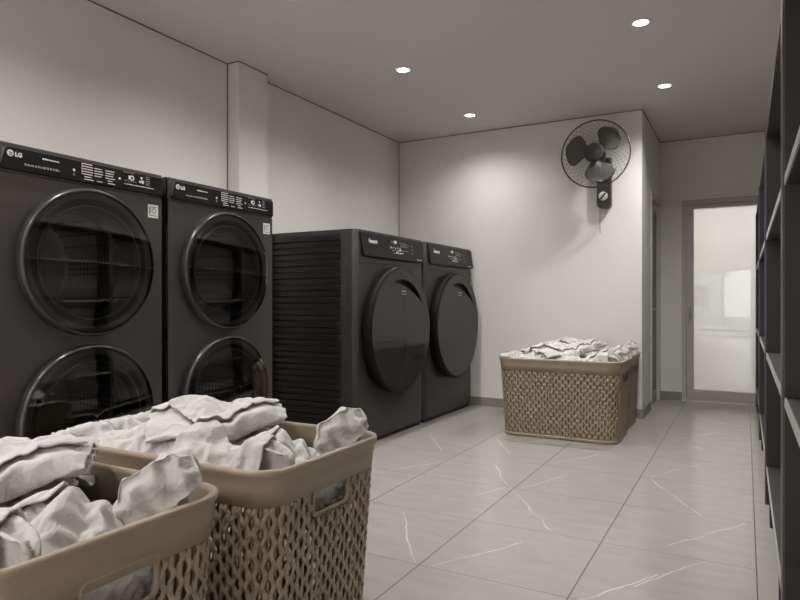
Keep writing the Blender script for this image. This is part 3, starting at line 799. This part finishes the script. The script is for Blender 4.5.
def small_fn(u, v):
    x, y = .19+(u-.5)*.34, -.175+(v-.5)*.19
    return x, y, .590+.012*math.sin(x*40-y*45)+bump(x, y, .12, -.16, .05, .05, .03)
sheet('h', 52, 34, small_fn, grow=1.22, seed=6)
def crest_fn(u, v):
    a = R(-12); x0, y0 = (u-.5)*.40, (v-.5)*.26
    x = -.10+x0*math.cos(a)-y0*math.sin(a); y = .07+x0*math.sin(a)+y0*math.cos(a)
    return x, y, .705+bump(x, y, -.17, .03, .09, .10, .045)+.011*math.sin(y*55-x*30+2*math.sin(x*14))
sheet('i', 60, 42, crest_fn, grow=1.2, seed=7, amp=.006)
# what shows through the hand holes: cloth bulging against the wall from inside
for sg in (1, -1):
    def hang_fn(u, v, sg=sg):
        return sg*(.432+.012*math.sin(v*5+1)-.02*v*v), .02+(u-.5)*.32, .56-.17*v
    nu, nv = 44, 34; BEND = .1
    T = np.array([hang_fn(i/(nu-1), j/(nv-1)) for j in range(nv) for i in range(nu)]); pairs, st = grid_pairs(nu, nv)
    rest = [np.linalg.norm(T[a]-T[b], axis=1, keepdims=True)*1.2 for a, b in pairs]
    HFs = HF; HF = HF*0
    X = relax(T, pairs, rest, st, 60, T, .02, 0, seed=9, amp=.006, inside=.014, deep=0); HF = HFs
    me = mesh_from('laundry_cloth', X.tolist(), [(j*nu+i, j*nu+i+1, (j+1)*nu+i+1, (j+1)*nu+i) for j in range(nv-1) for i in range(nu-1)], True); me.materials.append(M['cloth']); CM.append((0, me))
def cloth_obj(kind, me, name):
    o = bpy.data.objects.new(name, me); COL.objects.link(o)
    if kind == 0:
        s_ = o.modifiers.new('thick', 'SOLIDIFY'); s_.thickness = .006; s_.offset = 0
    s2 = o.modifiers.new('smooth', 'SUBSURF'); s2.levels = 1; s2.render_levels = 1
    return o
NAMES = [('crumpled_cloth','big crumpled white cloth lying lowest of the pile'),('crumpled_cloth','wrinkled white cloth at the end opposite the lump'),
 ('draped_cloth','loosely rippled white cloth next to the tall lump'),('folded_cloth','white folded cloth, lower of the two thick folds'),
 ('folded_cloth','white folded cloth, upper of the two thick folds'),('bunched_cloth','rounded bunched white lump standing tall'),
 ('bunched_cloth','small low white bunch against the long rim'),('crumpled_cloth','crumpled white cloth between folds and rim'),
 ('crumpled_cloth','wrinkled white cloth crowning the thick folds'),('hanging_cloth','white cloth pressed behind one hand hole'),('hanging_cloth','white cloth pressed behind the opposite hand hole')]
def fill(cx, cy, rz, where, group):
    for i, (kind, me) in enumerate(CM):
        nm, desc = NAMES[i]
        o = cloth_obj(kind, me, nm); o.location = (cx, cy, 0); o.rotation_euler = (0,0,rz)
        tag(o, desc+', '+where, 'laundry', group)

bk = make_basket(); bk.location = (-1.53, 1.545, 0)
SPOTS = [(-1.53, 1.545, 0, 'taupe woven plastic laundry basket nearest the open floor, its hand hole showing laundry', 'in second-nearest basket'),
         (-1.53, .825, 0, 'taupe woven plastic laundry basket cut off by the bottom left corner of the photo', 'in corner-cut nearest basket'),
         (-1.262, 5.078, 0, 'taupe woven laundry basket by the far wall, its whole long side in view', 'in front basket by far wall'),
         (-1.285, 5.695, 0, 'taupe woven laundry basket squeezed between another basket and the far wall', 'in rear basket by far wall')]
for i, (x, y, rz, lab, wh) in enumerate(SPOTS):
    o = bk if i == 0 else copy_tree(bk)
    o.location = (x, y, 0); o['label'] = lab; o['group'] = 'taupe woven laundry baskets full of white laundry'
    fill(x, y, rz, wh, 'white laundry '+wh)

# ------------------------------------------------------------------ charcoal shelving along the right wall
XS = .095
SZ = (.185, .775, 1.385, 1.915)
def make_shelving(L_):
    t = thing('shelving_unit', '', 'shelving unit')
    dpt = XR-.02-XS
    for y in (0, L_-.03):
        MB().box(.0, dpt, y, y+.03, .0, 1.935).build('side_panel', M['shelf'], t)
    for y in (0, L_-.03):
        MB().box(-.006, -.0005, y, y+.03, .0, 1.935).build('front_post', M['post'], t)
    for z in SZ:
        s_ = MB().box(.004, dpt, .031, L_-.031, z-.012, z+.012).build('shelf', M['shelf'], t)
        MB().box(-.001, .0035, .031, L_-.031, z-.013, z+.013).build('edge_band', M['edge'] if z < 1.8 else M['shelf'], s_)
        c_ = MB()
        for y in (.03, L_-.05): c_.box(dpt-.05, dpt-.02, y, y+.02, z-.045, z-.012)
        c_.build('shelf_bracket', M['black'], s_)
    for y in (.38, L_-.42):
        MB().box(.004, .05, y, y+.05, 0, SZ[0]-.013).build('foot', M['black'], t, bevel=.003)
    return t
YS = (.335, 2.09, 3.84, 5.585)
sl = make_shelving(1.735)
SL = ['charcoal shelving unit nearest the viewer, cut off by the right edge of the photo', 'empty charcoal shelving unit standing between the edge-cut unit and the narrow-looking ones',
      'charcoal shelving unit level with the far baskets', 'charcoal shelving unit overlapping the glazed door']
for i, y in enumerate(YS):
    o = sl if i == 0 else copy_tree(sl)
    o.location = (XS, y, 0); o['label'] = SL[i]; o['group'] = 'charcoal shelving along the right wall'

# ------------------------------------------------------------------ wall fan
def make_fan():
    fx, fy, fz = -1.168, 5.755, 2.362
    t = thing('wall_fan', 'dark three-blade wall fan with round wire guard and pull cord', 'fan', (fx, YB, fz))
    def P(x, y, z): return (x-fx, y-YB, z-fz)
    # wall plate, rounded at its lower end
    px0, px1, pz0, pz1 = -1.196, -1.072, 1.905, 2.36
    ol = [(px1, pz1), (px0, pz1)]
    rr_ = (px1-px0)/2; cx = (px0+px1)/2
    for q in range(17): a = PI+PI*q/16; ol.append((cx+rr_*math.cos(a), pz0+rr_*.55+rr_*.55*math.sin(a)))
    n = len(ol); pl = MB(); pl.add([P(x, YB-.001, z) for x, z in ol]+[P(x, YB-.085, z) for x, z in ol], [tuple(range(n, 2*n)), tuple(range(n-1,-1,-1))]+[(q,(q+1) % n, n+(q+1) % n, n+q) for q in range(n)])
    pl.build('wall_plate', M['fan'], t, bevel=.006)
    Y_ = Matrix.Rotation(PI/2, 4, 'X')       # local +Z -> world -Y
    kx, kz = cx-.002, 2.012
    K = Matrix.Translation(P(kx, YB-.085, kz)) @ Y_
    kn = MB().lathe([(.040,0),(.040,.012),(.036,.018),(.0001,.019)], 40, K).build('speed_knob', M['knob'], t)
    a = R(48); gr = MB(); u = Vector((math.cos(a),0,math.sin(a))); v = Vector((-math.sin(a),0,math.cos(a))); c = Vector(P(kx, YB-.110, kz))
    vs = []
    for dy in (0, .010):
        for su, sv in ((-1,-1),(1,-1),(1,1),(-1,1)): vs.append(c+u*.038*su+v*.008*sv+Vector((0,dy,0)))
    gr.add(vs, [(0,1,2,3),(7,6,5,4),(0,4,5,1),(1,5,6,2),(2,6,7,3),(3,7,4,0)]); gr.build('knob_grip', M['hub'], kn)
    MB().tube([P(-1.172, YB-.05, 1.915), P(-1.172, YB-.05, 1.70)], .0026, 6).lathe([(.0001,.012),(.004,.006),(.004,-.006),(.0001,-.012)], 12, Matrix.Translation(P(-1.172, YB-.05, 1.692))).build('pull_cord', M['fan'], t)
    # arm and motor housing
    MB().tube([P(cx, YB-.06, 2.28), P(cx, YB-.10, 2.30), P(fx, YB-.14, fz)], [.03,.03,.028], 14).build('arm', M['fan'], t)
    Fm = Matrix.Translation(P(fx, fy, fz)) @ Y_
    MB().lathe([(.0001,-.16),(.045,-.155),(.068,-.13),(.075,-.09),(.072,-.05),(.05,-.04),(.0001,-.04)], 40, Fm).build('motor_housing', M['fan'], t)
    # guard: rim, front and rear spiral wires, hub badge
    Rg = .297
    rimg = MB().tube([Fm @ Vector((Rg*math.cos(2*PI*k/96), Rg*math.sin(2*PI*k/96), 0)) for k in range(96)], .0062, 8, closed=True)
    g_ = rimg.build('guard_rim', M['fan'], t)
    for side, dep in ((1,.058),(-1,-.062)):
        wr = MB(); nw = 36
        for k in range(nw):
            a = 2*PI*k/nw; pts = []
            for q in range(9):
                u_ = q/8; rad = .082+(Rg-.082)*u_; aa = a+.75*(1-u_)*side
                pts.append(Fm @ Vector((rad*math.cos(aa), rad*math.sin(aa), dep*(1-u_**3))))
            wr.tube(pts, .0010, 4, cap=False)
        wr.tube([Fm @ Vector((.2*math.cos(2*PI*k/64), .2*math.sin(2*PI*k/64), dep*(1-.2)) ) for k in range(64)], .0012, 4, closed=True) if 0 else None
        wr.build('guard_wires', M['fan'], g_)
    MB().lathe([(.0001,.070),(.070,.068),(.083,.062),(.085,.054),(.0001,.050)], 56, Fm).build('guard_badge', M['hub'], g_)
    # three rounded blades
    bl = MB().lathe([(.0001,.035),(.05,.032),(.058,.02),(.058,-.02),(.0001,-.025)], 40, Fm).build('blade_hub', M['blade'], t)
    for a0 in (R(158), R(38), R(-82)):
        vs = []; fs = []; NU, NV = 14, 12
        for i in range(NU+1):
            u_ = i/NU; rad = .050+.212*u_
            wdt = .75+.65*math.sin(PI*min(.5, u_*.75)); wdt *= 1 if u_ < .62 else math.sqrt(max(0, 1-((u_-.62)/.38)**2)*.97+.03)
            for j in range(NV+1):
                v_ = j/NV-.5; aa = a0+v_*wdt+.18*u_
                z = -v_*.075*(1-.3*u_)+.01
                vs.append(Fm @ Vector((rad*math.cos(aa), rad*math.sin(aa), z)))
        for i in range(NU):
            for j in range(NV): q = i*(NV+1)+j; fs.append((q, q+1, q+NV+2, q+NV+1))
        b_ = MB(); b_.add(vs, fs, True); bo = b_.build('blade', M['blade'], t)
        s_ = bo.modifiers.new('t', 'SOLIDIFY'); s_.thickness = .003
    return t
make_fan()

# ------------------------------------------------------------------ outside the rear window (seen only mirrored in the glass)
struct('ground_outside', MB().box(-16, 14, YR-30, YR-TH, -.12, -.02), M['ground'])
bd = thing('house', 'pale house beyond the window, mirrored in the glazed door', 'building', (-3.4, YR-14, -.02))
MB().box(-2.4, 2.4, -2.5, 2.5, 0, 2.5).build('wall', M['pale'], bd)
MB().add([(-2.7,-2.8,2.5),(2.7,-2.8,2.5),(2.7,2.8,2.5),(-2.7,2.8,2.5),(-1.6,0,3.5),(1.6,0,3.5)], [(0,1,2,3),(0,4,5,1),(2,5,4,3),(1,5,2),(3,4,0)]).build('roof', M['skirt'], bd)
for q in range(3): MB().box(-1.9+q*1.4, -1.0+q*1.4, 2.5, 2.54, .9, 1.9).build('window', M['winfr'], bd)

# ------------------------------------------------------------------ light
wd = bpy.data.worlds.new('world'); sc.world = wd; wd.use_nodes = True
bg = wd.node_tree.nodes['Background']; bg.inputs[0].default_value = (.95,.96,.97,1); bg.inputs[1].default_value = 3.0
def area(name, loc, rot, sx, sy, e, col=(1,1,1), portal=False):
    l = bpy.data.lights.new(name, 'AREA'); l.shape = 'RECTANGLE'; l.size = sx; l.size_y = sy; l.energy = e; l.color = col
    if portal: l.cycles.is_portal = True
    o = bpy.data.objects.new(name, l); COL.objects.link(o); o.location = loc; o.rotation_euler = rot; return o
area('window_portal', ((wx0+wx1)/2, YR-.15, (wz0+wz1)/2), (R(90),0,0), wx1-wx0, wz1-wz0, 1, portal=True)
area('corridor_fill', (0, YD+1.3, H-.03), (0,0,0), 1.6, 1.2, 62, (1,.99,.96))  # unseen area light, added to brighten the frosted pane from behind

# ------------------------------------------------------------------ camera
cam = bpy.data.cameras.new('camera'); co = bpy.data.objects.new('camera', cam); COL.objects.link(co)
cam.sensor_width = 36; cam.lens = 634/800*36; cam.shift_y = 2/800; cam.clip_start = .02; cam.clip_end = 100
co.location = (0, 0, 1.05); co.rotation_euler = (R(90), 0, math.atan2(345.5, 634))
sc.camera = co
vs_ = sc.view_settings; vs_.view_transform = 'Standard'; vs_.look = 'None'; vs_.gamma = 1; vs_.use_curve_mapping = False
vs_.exposure = 0.46
sc.cycles.max_bounces = 10; sc.cycles.diffuse_bounces = 5; sc.cycles.glossy_bounces = 5; sc.cycles.transparent_max_bounces = 12
sc.cycles.use_denoising = True; sc.cycles.sample_clamp_indirect = 4; sc.cycles.caustics_reflective = False; sc.cycles.caustics_refractive = False
